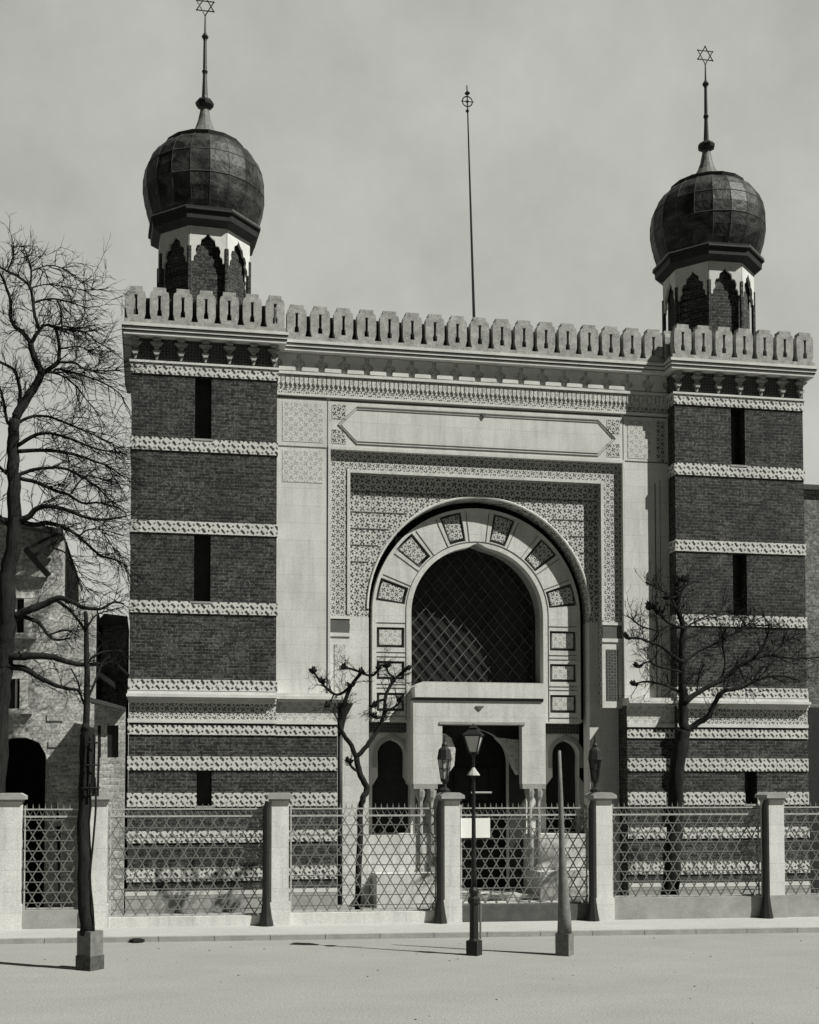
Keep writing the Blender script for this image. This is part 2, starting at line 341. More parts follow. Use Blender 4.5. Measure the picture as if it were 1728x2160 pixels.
# turrets: drum, cornice, dome, finial
def turret(cx,cy,dz,ph):
    a0=R(22.5)+ph
    g=G(); g.lathe(cx,cy,[(1.16,14.58),(1.16,18.0+dz)],8,a0); d=g.done('turret_drum',BRK,SY)
    for k in range(8):
        t=a0+k*math.pi/4; g=G(); g.lathe(cx+1.27*math.cos(t),cy+1.27*math.sin(t),[(.065,14.9),(.065,17.45+dz)],6); g.done('colonnette',BRK,d)
        # arch screen of the face between corner k and k+1
        t2=t+math.pi/4; A=Vector((cx+1.27*math.cos(t),cy+1.27*math.sin(t),0)); B=Vector((cx+1.27*math.cos(t2),cy+1.27*math.sin(t2),0))
        u=(B-A).normalized(); Lh=(B-A).length; nn=Vector((math.cos(t+math.pi/8),math.sin(t+math.pi/8),0)); z0=17.05
        # cusped arch outline
        hw=Lh/2-.10; cusp=[]
        for (fx,fz) in ((1,0),(.98,.14),(.80,.22),(.86,.36),(.74,.50),(.52,.52),(.46,.68),(.26,.74),(.13,.80),(0,.90)): cusp.append((fx*hw,fz*.88))
        pts=[(-Lh/2,0)]+[(-x,z) for x,z in cusp]+[(x,z) for x,z in reversed(cusp[:-1])]+[(Lh/2,0),(Lh/2,.95),(-Lh/2,.95)]
        g=G(); g.prism(pts,0,.07); mid=(A+B)/2
        g.v=[tuple(mid+u*p[0]+nn*(.03-p[1])+Vector((0,0,z0+dz+p[2]))) for p in g.v]; g.done('niche_arch',STO,d)
    g=G(); g.lathe(cx,cy,[(1.30,17.99+dz),(1.40,18.05+dz),(1.52,18.12+dz),(1.54,18.32+dz),(1.60,18.33+dz),(1.60,18.38+dz),(1.45,18.40+dz)],8,a0); g.done('turret_cornice',DOMED,d)
    g=G(); g.lathe(cx,cy,[(1.575,18.382+dz),(1.60,18.42+dz),(1.45,18.43+dz)],8,a0); g.done('turret_cornice_lit_edge',STG,d)  # paler rim paints the sunlight along the cornice top
    pr=[(1.40,18.40),(1.50,18.62),(1.60,18.95),(1.655,19.3),(1.655,19.62),(1.60,19.93),(1.49,20.2),(1.33,20.42),(1.12,20.58),(.9,20.66)]
    g=G(); g.lathe(cx,cy,[(r,z+dz) for r,z in pr],20,ph); dm=g.done('dome',DOME,SY)
    g=G()
    for k in range(20):
        t=ph+2*math.pi*k/20; g.tube([(cx+(r+.002)*math.cos(t),cy+(r+.002)*math.sin(t),z+dz) for r,z in pr],.007,4)
    for zz,rr in ((19.3,1.655),(19.93,1.60)):
        g.tube([(cx+rr*math.cos(ph+2*math.pi*k/20),cy+rr*math.sin(ph+2*math.pi*k/20),zz+dz) for k in range(21)],.012,4)
    g.done('dome_seams',CARD,dm)
    g=G(); g.lathe(cx,cy,[(.86,20.60+dz),(1.06,20.62+dz),(1.10,20.70+dz),(.95,20.75+dz)],16,ph); g.done('dome_cap_rim',CARD,dm)
    g=G(); g.lathe(cx,cy,[(.93,20.752+dz),(.62,20.88+dz),(.40,21.05+dz),(.27,21.25+dz),(.18,21.5+dz),(.13,21.75+dz),(.11,21.9+dz)],16,ph); g.done('dome_spire_base',plain('tarnished_lead',.13,.4,6,.6),dm)
    g=G(); f=lambda z:cx-.0*(z-21.9)
    g.lathe(cx,cy,[(.12,21.86+dz),(.24,21.92+dz),(.26,22.0+dz),(.2,22.08+dz),(.09,22.14+dz),(.08,22.2+dz),(.055,22.8+dz),(.06,22.84+dz),(.085,22.9+dz),(.055,22.96+dz),(.045,23.75+dz),(.05,23.8+dz),(.10,23.88+dz),(.05,23.97+dz),(.028,24.0+dz),(.018,24.5+dz)],8)
    fn=g.done('finial',IRON,dm)
    g=G(); cz=24.76+dz; r=.27
    for o in (0,math.pi):
        q=[(cx+r*math.sin(o+k*2*math.pi/3),cy,cz+r*math.cos(o+k*2*math.pi/3)) for k in range(3)]
        for k in range(3): g.tube([q[k],q[(k+1)%3]],.016,5)
    for k in range(6): t=R(60*k); g.lathe(cx+r*math.sin(t),cy,[(.012,cz+r*math.cos(t)-.025),(.028,cz+r*math.cos(t)),(.012,cz+r*math.cos(t)+.025)],6)
    g.done('star',IRON,fn)
DOMED=plain('dark_cornice_metal',.02,.3,5,.6)
turret(1.40,1.45,-.02,R(3)); turret(16.17,1.45,.16,R(-2))
# centre block above and around the portal
g=G(); g.box(3.23,14.22,.0,.55,12.12,14.62); g.box(3.23,4.70,0,.55,0.02,12.12); g.box(12.86,14.22,0,.55,0.02,12.12)
g.box(3.23,14.22,.55,3.4,14.3,14.6); FR=g.done('portal_frame',STU,SY)
g=G()
for (o,z0,z1) in ((.27,14.625,14.69),(.20,14.69,14.72),(.305,14.72,14.785),(.22,14.785,14.815),(.34,14.815,14.89)): g.box(3.235,14.215,-o,.5,z0,z1)
g.box(3.235,14.215,-.09,-.002,14.06,14.13); g.box(3.235,14.215,-.05,-.002,13.50,13.56)
g.done('cornice',STO,FR)
g=G()
for o,z0,z1 in ((.285,14.692,14.718),(.32,14.787,14.813)): g.box(3.24,14.21,-o,.4,z0,z1)
g.done('cornice_groove_shade',GROOVE,FR)  # groove shade painted as dark strips, as on the towers
G().box(3.24,14.21,-.012,-.001,13.57,13.71).done('lace_frieze',ORF,FR)
g=G(); g.box(3.24,14.21,-.02,-.002,14.13,14.62); g.done('frieze',ORP,FR)
src=None; n=18; p=(14.22-3.23)/n
for k in range(n):
    cx=3.23+(k+.5)*p
    if src is None:
        g=G(); hw=p/2-.06
        g.prism([(cx-hw*.9,14.16),(cx+hw*.9,14.16),(cx+hw*.9,14.24),(cx+hw*.55,14.30),(cx+hw*.55,14.4),(cx+hw,14.48),(cx+hw,14.61),(cx-hw,14.61),(cx-hw,14.48),(cx-hw*.55,14.4),(cx-hw*.55,14.30),(cx-hw*.9,14.24)],-.075,-.02)
        src=g.done('corbel',STO,FR,loc=(cx,0,14.3)); x0=cx
    else: copy_child(src,FR,(cx-x0,0,0))
g=G(); g.box(3.24,14.21,-.015,-.002,13.72,14.06)
q=(14.2-3.25)/90
for k in range(90):
    xx=3.25+k*q; g.prism([(xx+q*.1,13.85),(xx+q*.5,13.76),(xx+q*.9,13.85),(xx+q*.9,14.03),(xx+q*.1,14.03)],-.05,-.015)
g.done('dentil_frieze',ORP,FR)
parapet(FR,3.45,14.0,-.30)
# joints and panel lines of the frame
def lines(g,x0,x1,z0,z1,w=.022,y=-.006):
    g.box(x0,x1,y,-.0015,z0,z0+w); g.box(x0,x1,y,-.0015,z1-w,z1); g.box(x0,x0+w,y,-.0015,z0+w,z1-w); g.box(x1-w,x1,y,-.0015,z0+w,z1-w)
g=G(); g.box(3.3,4.60,-.006,-.0015,13.44,13.48); g.box(4.70,12.84,-.006,-.0015,13.42,13.46); g.box(12.92,14.2,-.006,-.0015,13.44,13.48)
g.box(3.3,4.60,-.006,-.0015,12.13,12.165); g.box(12.92,14.2,-.006,-.0015,12.17,12.205); g.box(4.615,4.635,-.006,-.0015,5.5,13.42); g.box(12.885,12.905,-.006,-.0015,5.5,13.42)
g.box(13.80,13.83,-.006,-.0015,5.6,11.6); g.box(13.95,13.965,-.006,-.0015,5.6,11.7)
g.done('joint_lines',GROOVE,FR)
g=G()
for o in (0,.07):
    c=.55-o; x0,x1,z0,z1=4.86+o,12.72-o,12.30+o,13.30-o; zm=(z0+z1)/2
    pts=[(x0+.05,zm),(x0+c,z1),(x1-c,z1),(x1-.05,zm),(x1-c,z0),(x0+c,z0)]
    pts3=[(x,-.012,z) for x,z in pts]; g.tube(pts3+[pts3[0]],.014 if o==0 else .009,4)
g.done('cartouche',STG,FR)
G().prism([(XA-.07,13.30),(XA+.07,13.30),(XA+.04,13.22),(XA,13.17),(XA-.04,13.22)],-.05,-.001).done('cartouche_boss',GROOVE,FR)
for x0,x1,z0,z1,mm in ((3.42,4.50,12.28,13.32,ORP),(13.02,13.7,12.28,13.32,ORP),(4.74,5.12,12.28,12.66,ORF),(4.74,5.12,12.94,13.32,ORF),(12.42,12.8,12.28,12.66,ORF),(12.42,12.8,12.94,13.32,ORF),(3.42,4.50,11.2,12.05,ORP),(13.86,14.12,12.2,13.35,ORF)):
    G().box(x0,x1,-.008,-.001,z0,z1).done('arabesque_panel',mm,FR)
# flat mouldings at the inner edge of the frame
g=G(); g.box(4.635,4.70,-.03,-.001,5.5,12.20); g.box(12.86,12.925,-.03,-.001,5.5,12.20); g.box(4.70,12.86,-.03,-.001,12.12,12.20); g.done('frame_bead',STU,FR)
# patterned border, one step back
g=G(); g.prism([(4.702,5.32),(5.25,5.32),(5.25,11.55),(12.27,11.55),(12.27,5.32),(12.858,5.32),(12.858,12.118),(4.702,12.118)],.12,.375); BO=g.done('border',ORF,SY)
g=G(); g.box(5.17,5.25,.09,.119,7.75,11.63); g.box(12.27,12.35,.09,.119,7.75,11.63); g.box(5.25,12.27,.09,.119,11.55,11.63); g.done('border_bead',STU,BO)
for x0,x1 in ((4.71,5.25),(12.27,12.85)):
    G().box(x0,x1,.07,.118,7.15,7.25).box(x0+.0,x1,.07,.118,7.62,7.7).done('impost_moulding',STO,BO); G().box(x0+.02,x1-.02,.09,.118,7.255,7.615).done('impost_block',GROOVE,BO)
    g=G(); g.box(x0,x1,.10,.119,5.34,7.14); g.done('lower_panel',STU,BO)
    G().box(x0+.12,x1-.12,.085,.0995,5.55,6.95).done('panel_inlay',ORP if x0<6 else ORD,BO)
# spandrel wall
Y1=.38
outer=[(4.95,.02),(4.95,5.6),(5.0,5.6),(5.0,11.8),(12.6,11.8),(12.6,5.6),(12.75,5.6),(12.75,.02)]
hole=arch(XA,7.95,3.10,.02,.02,60)
poly=[(4.86,.02)]+[(hole[-1][0],.02)]+list(reversed(hole[1:-1]))+[(hole[0][0],.02),(12.84,.02),(12.84,11.9),(4.86,11.9)]
def split_arch(z0,z1,Yf,Yb,mat,name,parent):
    pass
# upper carved part above the springing, lower smooth part
up=[(XA+3.10*math.cos(math.pi*(1-k/60)),7.72+.23+3.10*math.sin(math.pi*k/60)) for k in range(61)]
poly=[(4.86,7.72),(XA-3.10,7.72)]+up+[(XA+3.10,7.72),(12.84,7.72),(12.84,11.9),(4.86,11.9)]
SPW=G().prism(poly,Y1,Y1+.5).done('spandrel',ORS,SY)
for a_,b_ in ((4.86,XA-3.10),(XA+3.10,12.84)): G().box(a_,b_,Y1,Y1+.5,.02,7.718).done('smooth_jamb',STU,SPW)
# scale courses of the spandrel and a roll around the arch
g=G()
for z in (11.1,10.55,10.1,9.65,9.2):
    w=math.sqrt(max(0,3.25**2-(z-7.95)**2)) if z<11.2 else 0
    g.box(5.3,XA-w-.1,Y1-.012,Y1-.001,z,z+.025); g.box(XA+w+.1,12.2,Y1-.012,Y1-.001,z,z+.025)
g.done('course_lines',GROOVE,SPW)
g=G(); g.tube([(XA+3.14*math.cos(R(t)),Y1-.01,7.95+3.14*math.sin(R(t))) for t in range(0,181,3)],.035,6); g.done('arch_roll',STO,SPW)
# voussoir ring
Y2=.66; RO,RI,CZ,ZB=2.95,1.87,7.90,4.93
inner=arch(XA,CZ,RI,ZB,.12,48)
ou=arch(XA,CZ,RO,ZB,0,60)
holes=[]; decs=[]
def sect(a0,a1,r0,r1):
    k=[]; m=4
    for i in range(m+1): t=R(a0+(a1-a0)*i/m); k.append((XA+r0*math.cos(t),CZ+r0*math.sin(t)))
    for i in range(m+1): t=R(a1+(a0-a1)*i/m); k.append((XA+r1*math.cos(t),CZ+r1*math.sin(t)))
    return k[::-1]
for c in (90+15.8,90-15.8,90+46.5,90-46.5,90+77,90-77): 
    decs.append((sect(c-6.4,c+6.4,RI+.19,RO-.08),sect(c-4.8,c+4.8,RI+.28,RO-.15)))
for sx in (-1,1):
    for z0,z1 in ((6.95,7.50),(6.08,6.58),(5.22,5.72)):
        xa,xb=XA+sx*(RI+.19),XA+sx*(RO-.12); x0,x1=min(xa,xb),max(xa,xb)
        decs.append((rect(x0,x1,z0,z1),rect(x0+.08,x1-.08,z0+.08,z1-.06)))
def inside_poly(h): return h
ring=[(ou[0])]+ou[1:]+[inner[-1]]+list(reversed(inner[:-1]))
RG=G().prism(ring,Y2,Y2+.3,[d[0] for d in decs]).done('voussoir_ring',STU,SY)
for h,pn in decs:
    G().prism(h,Y2+.13,Y2+.16).done('panel_recess',GROOVE,RG); G().prism(pn,Y2+.035,Y2+.129).done('carved_panel',ORP if pn[0][1]<7.4 else ORF,RG)
g=G()
for c in (90+31,90-31,90+62,90-62,90):
    for s_ in (-1,1):
        t=R(c+s_*6.6); g.tube([(XA+(RI+.16)*math.cos(t),Y2-.004,CZ+(RI+.16)*math.sin(t)),(XA+(RO-.1)*math.cos(t),Y2-.004,CZ+(RO-.1)*math.sin(t))],.012,4)
for sx in (-1,1):
    for z in (7.62,6.82,6.70,5.95,5.85,5.08):
        g.tube([(XA+sx*(RI+.16),Y2-.004,z),(XA+sx*(RO-.12),Y2-.004,z)],.012,4)
g.tube([(XA+(RI+.15)*math.cos(R(t)),Y2-.004,CZ+(RI+.15)*math.sin(R(t))) for t in range(0,181,4)],.012,4)
for sx in (-1,1): g.tube([(XA+sx*(RI+.15),Y2-.004,ZB+.05),(XA+sx*(RI+.15),Y2-.004,CZ)],.012,4)
g.done('voussoir_joints',GROOVE,RG)
g=G(); ha=[(XA+3.3*math.cos(R(180-t)),CZ+3.3*math.sin(R(180-t))) for t in range(0,181,4)]
g.prism([(XA-3.3,4.97)]+ha+[(XA+3.3,4.97),(XA+2.7,4.97)]+[(XA+2.7*math.cos(R(t)),CZ+2.7*math.sin(R(t))) for t in range(0,181,4)]+[(XA-2.7,4.97)],Y2+.6,Y2+.63); g.done('archivolt_shade_backing',DARK,RG)  # black backing added in the gap to deepen the arch's shadow
# great window behind ring
g=G(); g.box(6.6,11.3,1.62,1.66,4.9,10.2); WN=g.done('great_window',GLASS,SY)
g=G()
for k in range(-14,15):
    for s_ in (-1,1):
        a=Vector((XA+k*.36-2.0*s_,1.58,5.2)); b_=Vector((XA+k*.36+2.0*s_,1.58,9.9))
        # clip in X
        def cl(p,q):
            lo,hi=XA-1.86,XA+1.86; t0,t1=0,1; dx=q.x-p.x
            ta,tb=(lo-p.x)/dx,(hi-p.x)/dx
            if ta>tb: ta,tb=tb,ta
            t0,t1=max(0,ta),min(1,tb)
            return (p+(q-p)*t0,p+(q-p)*t1) if t1>t0+.02 else None
        c=cl(a,b_)
        if c: g.tube(c,.018,4)
g.done('window_lattice',plain('leaded_lattice',.07,.6,2),WN)
g=G()
g.prism(rect(6.7,11.2,5,10.1),1.2,1.62,[arch(XA,CZ,1.95,5.05,.1,40)]); g.done('window_reveal',STG,WN)
# wall below the ring with the two side doorways and the centre doorway
Y3=1.30
dl=arch(6.60,4.06,.39,1.90,.06,20,.15,3.45); dr=arch(11.62,4.06,.40,1.90,.06,20,.19,3.45)
dc=arch(9.05,3.85,.92,.32,.08,30)
g=G(); g.prism(rect(5.78,12.02,.02,4.98),Y3,Y3+.35,[dl,dr,dc]); g.box(5.78,12.02,Y2+.302,Y3+.3,4.985,5.05)
DW=g.done('doorway_wall',STO,SY)
G().prism(rect(7.27,10.43,.31,5.15),Y3-.05,Y3-.004,[arch(9.05,3.85,.90,.33,.08,30)]).done('doorway_shade',plain('doorway_shade_dark',.035,.3,4),DW)  # porch shadow on the centre wall, put into a dark colour
for cx in (6.60,11.62): G().box(cx-.62,cx+.62,Y3+.352,Y3+.40,1.7,4.7).done('side_door',WOODD,DW)
for cx in (6.60,11.62):
    g=G(); o=arch(cx,4.06,.52,3.7,.06,16); i_=arch(cx,4.06,.41,3.7,.06,16); g.prism(o+[i_[-1]]+list(reversed(i_[:-1])),Y3-.04,Y3-.001); g.done('door_arch',STG,DW)
g=G(); g.box(7.9,10.2,Y3+.9,Y3+.95,.3,5.0); g.box(7.9,8.0,Y3+.35,Y3+.9,.3,5.0); g.box(10.1,10.2,Y3+.35,Y3+.9,.3,5.0); g.box(8,10.1,Y3+.35,Y3+.9,4.9,5.0); DD=g.done('main_door',WOODD,DW)
g=G()
for x0 in (8.1,8.6,9.15,9.65):
    for z0,z1 in ((.5,1.5),(1.6,2.7),(2.8,3.7)): g.box(x0,x0+.42,Y3+.86,Y3+.899,z0,z1)
g.done('door_panel',IRON,DD)
for a_,b_ in ((5.80,7.26),(10.44,12.0)): G().box(a_,b_,Y3-.10,Y3-.045,4.66,4.975).done('door_head_shade',ORD,DW)  # dark strips painting in the shade that falls below the ring
# platforms and steps in front
g=G(); g.box(5.80,7.75,.45,1.295,.02,1.88); g.box(10.35,12.0,.45,1.295,.02,1.88); g.box(7.75,10.35,-.1,1.29,.02,.30); g.box(5.9,7.75,-.25,.445,.02,.9); g.box(10.35,11.9,-.25,.445,.02,.9)
g.box(7.4,10.7,-.9,-.26,.02,.15); g.done('entrance_steps',STU,SY)
# porch canopy
Y0=.30
g=G(); ps=rect(7.0,10.70,3.25,5.50); g.prism(ps,Y0,Y0+.30,[rect(7.80,10.03,3.2501,4.85)])
g=G(); g.prism([(7.0,3.25),(7.80,3.25),(7.80,4.85),(10.03,4.85),(10.03,3.25),(10.70,3.25),(10.70,5.50),(7.0,5.50)],Y0,Y0+.28)
g.box(7.0,7.25,Y0+.28,1.295,3.25,5.50); g.box(10.45,10.70,Y0+.28,1.295,3.25,5.50); g.box(7.25,10.45,Y0+.28,1.295,5.2,5.49)
PO=g.done('porch_canopy',STU,SY)
g=G(); g.prism([(7.04,5.58),(10.68,5.58),(10.70,5.62),(10.70,5.92),(10.62,6.0),(7.25,6.0),(7.1,5.93),(7.02,5.86)],Y0-.08,1.1); g.done('canopy_parapet',STU,PO)
g=G(); g.box(7.06,10.64,Y0-.01,1.08,5.5,5.58); g.done('canopy_joint',GROOVE,PO)
g=G(); g.box(7.72,10.11,Y0-.03,Y0-.001,4.86,4.93); g.done('opening_bead',STG,PO)
G().prism([(8.72,5.36),(8.96,5.36),(8.90,5.29),(8.84,5.24),(8.78,5.29)],Y0-.03,Y0-.001).done('canopy_boss',GROOVE,PO)
# horseshoe corbels inside the opening
g=G(); g.prism([(7.82,3.27),(7.95,3.3),(8.05,3.55),(8.20,3.75),(8.24,4.2),(8.12,4.5),(7.95,4.62),(7.82,4.62)],Y0+.29,Y0+.6); g.done('horseshoe_corbel',ORP,PO); g=G(); g.prism([(10.02,3.5),(9.88,3.75),(9.76,4.1),(9.58,4.35),(9.40,4.52),(10.02,4.46)],Y0+.29,Y0+.6); g.done('horseshoe_corbel',ORP,PO)
for cx in (7.22,7.52,10.28,10.52):
    g=G(); g.lathe(cx,Y0+.14,[(.12,.9),(.12,1.0),(.075,1.06),(.065,2.75),(.075,2.8),(.12,2.9),(.15,3.05),(.15,3.12)],10); g.done('porch_column',STG,PO)
for cx in (7.37,10.40): G().box(cx-.36,cx+.3,Y0+.002,Y0+.27,3.12,3.248).done('impost_slab',STG,PO)
# lower banded walls left and right of the portal
def lower(X0,X1,Yf,xa,xb):
    pass
for side,(X0,X1,yy) in enumerate(((3.235,4.86,-.22),(12.84,14.215,-.22))):
    g=G(); g.box(X0,X1,yy,.54,.02,5.40); w=g.done('lower_wall',BRK,SY)
    for z0,z1 in BANDS_LO: G().box(X0-.0,X1+.0,yy-.03,yy-.001,z0,z1).done('ornament_band',ORN,w)
    G().box(X0,X1,yy-.04,yy-.001,.46,.56).done('plinth_course',STO,w); G().box(X0,X1,yy-.035,yy-.001,.02,.455).done('plinth',STG,w)
    G().box(X0,X1+(.0),yy-.05,yy-.001,4.80,4.90).done('frieze_ledge',STO,w); G().box(X0,X1,yy-.012,yy-.001,4.90,5.38).done('frieze',ORP,w)
    g=G(); g.box(X0,X1+(.3 if side==0 else 0),yy-.12,.1,5.38,5.44); g.box(X0,X1+(.3 if side==0 else 0),yy-.2,.1,5.445,5.52); g.box(X0,X1+(.25 if side==0 else 0),yy-.16,.1,5.525,5.60); g.done('cornice',STO,w)
for w,(X0,X1) in ((LT,LTX),(RT_,RTX)):
    for z0,z1 in BANDS_LO:
        segs=[(X0-.03,X1+.0)]
        if abs(z0-2.68)<.01: s0,s1=((1.22,1.60) if X0<5 else (16.15,16.52)); segs=[(X0-.03,s0),(s1,X1)]
        for a_,b_ in segs: G().box(a_,b_,TF-.03,TF-.001,z0,z1).done('ornament_band',ORN,w)
    G().box(X0-.05,X1,TF-.05,TF-.001,.46,.56).done('plinth_course',STO,w); G().box(X0-.05,X1,TF-.045,TF-.001,.02,.455).done('plinth',STG,w)
    G().box(X0-.03,X1,TF-.06,TF-.001,4.80,4.90).done('frieze_ledge',STO,w); G().box(X0,X1,TF-.012,TF-.001,4.90,5.30).done('frieze',ORF,w)
    g=G()
    for (o,z0,z1) in ((.06,5.30,5.37),(.14,5.375,5.44),(.22,5.445,5.52)): g.box(X0-o*.3,X1,TF-o,TF-.001,z0,z1)
    g.box(X0-.04,X1,TF-.10,TF-.001,5.52,5.60)
    g.done('lower_cornice',STO,w)
# downpipe with hopper
g=G(); g.tube([(4.96,-.05,5.0),(4.96,-.05,.1)],.065,8); PI_=g.done('downpipe',IRON,SY,True)
g=G(); g.prism([(4.90,4.6),(5.02,4.6),(5.1,5.0),(5.30,5.37),(4.80,5.37),(4.84,5.0)],-.18,.08); g.done('rain_hopper',IRON,PI_)
# roof mass behind and the centre mast
g=G(); g.box(3.3,14.1,3.4,22,0,13.8); g.box(-.3,3.3,3.95,22,0,9.8); g.box(14.1,17.9,3.95,22,0,9.8); NV=g.done('nave',BRK,SY)
g=G(); g.lathe(9.72,4.5,[(1.2,13.8),(1.1,15.0),(.5,16.2),(.08,17.0)],12); MB=g.done('roof_lantern',CARD,SY)
g=G(); b0=at(1000,668,4.5); t0=at(985,180,4.5); pts=[b0.lerp(t0,k/10) for k in range(-1,11)]
g.tube(pts,[.045]*2+[.04-.025*k/10 for k in range(10)],6); mm=g.done('mast',IRON,MB)
c=at(986,214,4.5); g=G()
g.tube([(c.x+.16*math.cos(R(t)),4.5,c.z+.16*math.sin(R(t))) for t in range(0,361,20)],.02,5)
for s_ in (-1,1): g.tube([(c.x,4.5,c.z),(c.x+s_*.2,4.5,c.z)],.015,5)
g.lathe(c.x,4.5,[(.02,c.z-.36),(.06,c.z-.3),(.02,c.z-.24)],8); g.lathe(c.x,4.5,[(.02,c.z+.2),(.09,c.z+.26),(.02,c.z+.34)],8); g.lathe(c.x,4.5,[(.01,c.z-.05),(.06,c.z),(.01,c.z+.05)],8)
g.done('mast_ornament',IRON,mm)
# ---------------------------------------------------------------- neighbour buildings
HB=thing('brick_house',(-5,1,0),'pale brick house with a wide dark archway left of the synagogue','building')
Yh=-.1
def P2(px,py,Y=Yh): q=at(px,py,Y); return (q.x,q.z)
xr=P2(133,1130)[0]; zt=P2(100,1130)[1]
aro=[P2(*q) for q in ((128,1725),(118,1690),(108,1660),(102,1620),(96,1590),(82,1566),(55,1556),(25,1556),(-20,1570),(-60,1620),(-80,1725))]
aro=[(aro[0][0],.02+.0)]+aro+[(aro[-1][0],.02)]
w1=[P2(6,1495),P2(45,1497),P2(42,1432),P2(6,1432)]; w2=[P2(6,1335),P2(54,1336),P2(54,1262),P2(6,1262)]
g=G(); g.prism([(-12,0.0),(xr,0.0),(xr,zt),(xr-1.8,zt+.3),(-12,zt+.3)],Yh,Yh+.4,[aro,w1,w2]); xr2,zt2=P2(203,1275); g.box(xr+.002,xr2,Yh,9,0,zt2); g.box(-12,xr,Yh+.4,9,0,.02); g.box(xr-.4,xr,Yh+.4,9,.02,zt)
hw=g.done('wall',BRK2,HB)
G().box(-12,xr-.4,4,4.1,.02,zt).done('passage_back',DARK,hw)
for q in (w1,w2):
    x0,x1,z0,z1=q[0][0],q[1][0],q[0][1],q[2][1]
    wn=G().box(x0-.02,x1+.02,Yh+.2,Yh+.25,z0,z1).done('window',GLASS,hw)
    g=G(); g.box(x0-.02,x0+.09,Yh-.04,Yh+.12,z0,z1); g.box(x1-.04,x1+.15,Yh-.04,Yh+.12,z0,z1); g.box(x0-.04,x1+.16,Yh-.05,Yh+.12,z1,z1+.15); g.box(x0+.28,x0+.33,Yh+.1,Yh+.2,z0,z1); g.done('window_frame',STO,wn)
    G().box(x0-.1,x1+.28,Yh-.14,Yh+.1,z0-.13,z0-.002).done('window_sill',STO,wn)
g=G()  # rusticated arch stones
for k in range(9):
    zz=2.2+k*.33
    if k%2==0: xx=P2(112-k*1.5,1690-k*27)[0]; G().box(xx,xx+.4,Yh-.03,Yh-.001,zz,zz+.16).done('quoin_stone',BRK2,hw)
# timber bracket of the eaves
g=G(); a_=at(54,1158,Yh-.4); b_=at(103,1214,Yh-.1); g.tube([a_,b_],.10,4); a_=at(62,1178,Yh-.3); b_=at(136,1134,Yh-.3); g.tube([a_,b_],.06,4); a_=at(52,1160,Yh-.3); b_=at(128,1122,Yh-.3); g.tube([a_,b_],.05,4)
g.done('eaves_brace',IRON,HB)
g=G(); g.prism([(-12,zt+.3),(xr-1.9,zt+.3),(xr+.02,zt-.02),(xr+.02,zt+.08),(xr-1.9,zt+.42),(-12,zt+.42)],Yh-.5,9); g.done('roof',CARD,HB)
AN=thing('side_annex',(-1.4,1.5,0),'low plastered annex with narrow windows and a dark eave between house and synagogue','building')
Ya=-1.0
xa0,xa1=P2(200,1400,Ya)[0],-.56
zlo=P2(230,1490,Ya)[1]; zhi=P2(230,1290,Ya)[1]
g=G(); wins=[[P2(a_,1598,Ya),P2(b_,1598,Ya),P2(b_,1530,Ya),P2(a_,1530,Ya)] for a_,b_ in ((226,250),(206,213))]
g.prism([(xa0,0),(xa1,0),(xa1,zlo-.12),(xa0,zlo+.12)],Ya,Ya+.3,wins); wl=g.done('wall',BRK2,AN)
for q in wins: G().box(q[0][0]-.01,q[1][0]+.01,Ya+.12,Ya+.16,q[0][1]-.01,q[2][1]+.01).done('window',GLASS,wl)
g=G(); g.prism([(xa0-.1,zlo+.10),(xa1,zlo-.12),(xa1,zlo-.03),(xa0-.1,zlo+.2)],Ya-.35,Ya+.6); g.done('eave',CARD,AN)
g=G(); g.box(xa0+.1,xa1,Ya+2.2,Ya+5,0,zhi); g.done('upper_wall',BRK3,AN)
g=G(); g.prism([(xa0,zhi-.1),(xa1,zhi-.02),(xa1,zhi+.16),(xa1-.6,zhi+.22),(xa0,zhi+.05)],Ya+2.0,Ya+5.2); g.done('roof',CARD,AN)
g=G(); p1,p2=P2(207,1417,Ya+2),P2(244,1443,Ya+2); g.prism([p1,(p1[0],p1[1]-.14),(p2[0],p2[1]-.14),p2],Ya+1.6,Ya+2.19); p1,p2=P2(250,1403,Ya+2),P2(274,1425,Ya+2); g.prism([p1,(p1[0],p1[1]-.06),(p2[0],p2[1]-.06),p2],Ya+1.6,Ya+2.19); g.done('gable_coping',STG,AN)
NB=thing('right_house',(20,2,0),'grey brick neighbour building at the right edge behind the right tower','building')
zr=at(1712,1035,1.5).z
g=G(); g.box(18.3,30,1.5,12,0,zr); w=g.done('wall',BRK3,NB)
g=G(); g.box(18.2,30,1.35,12.2,zr,zr+.15); g.done('roof',CARD,NB)
g=G(); g.box(18.07,30,-.2,-.1,.02,5.4); tag(g.done('yard_door',WOODD,None,loc=(19,-.15,0)),'tall black boarded yard door right of the synagogue at frame edge','door')
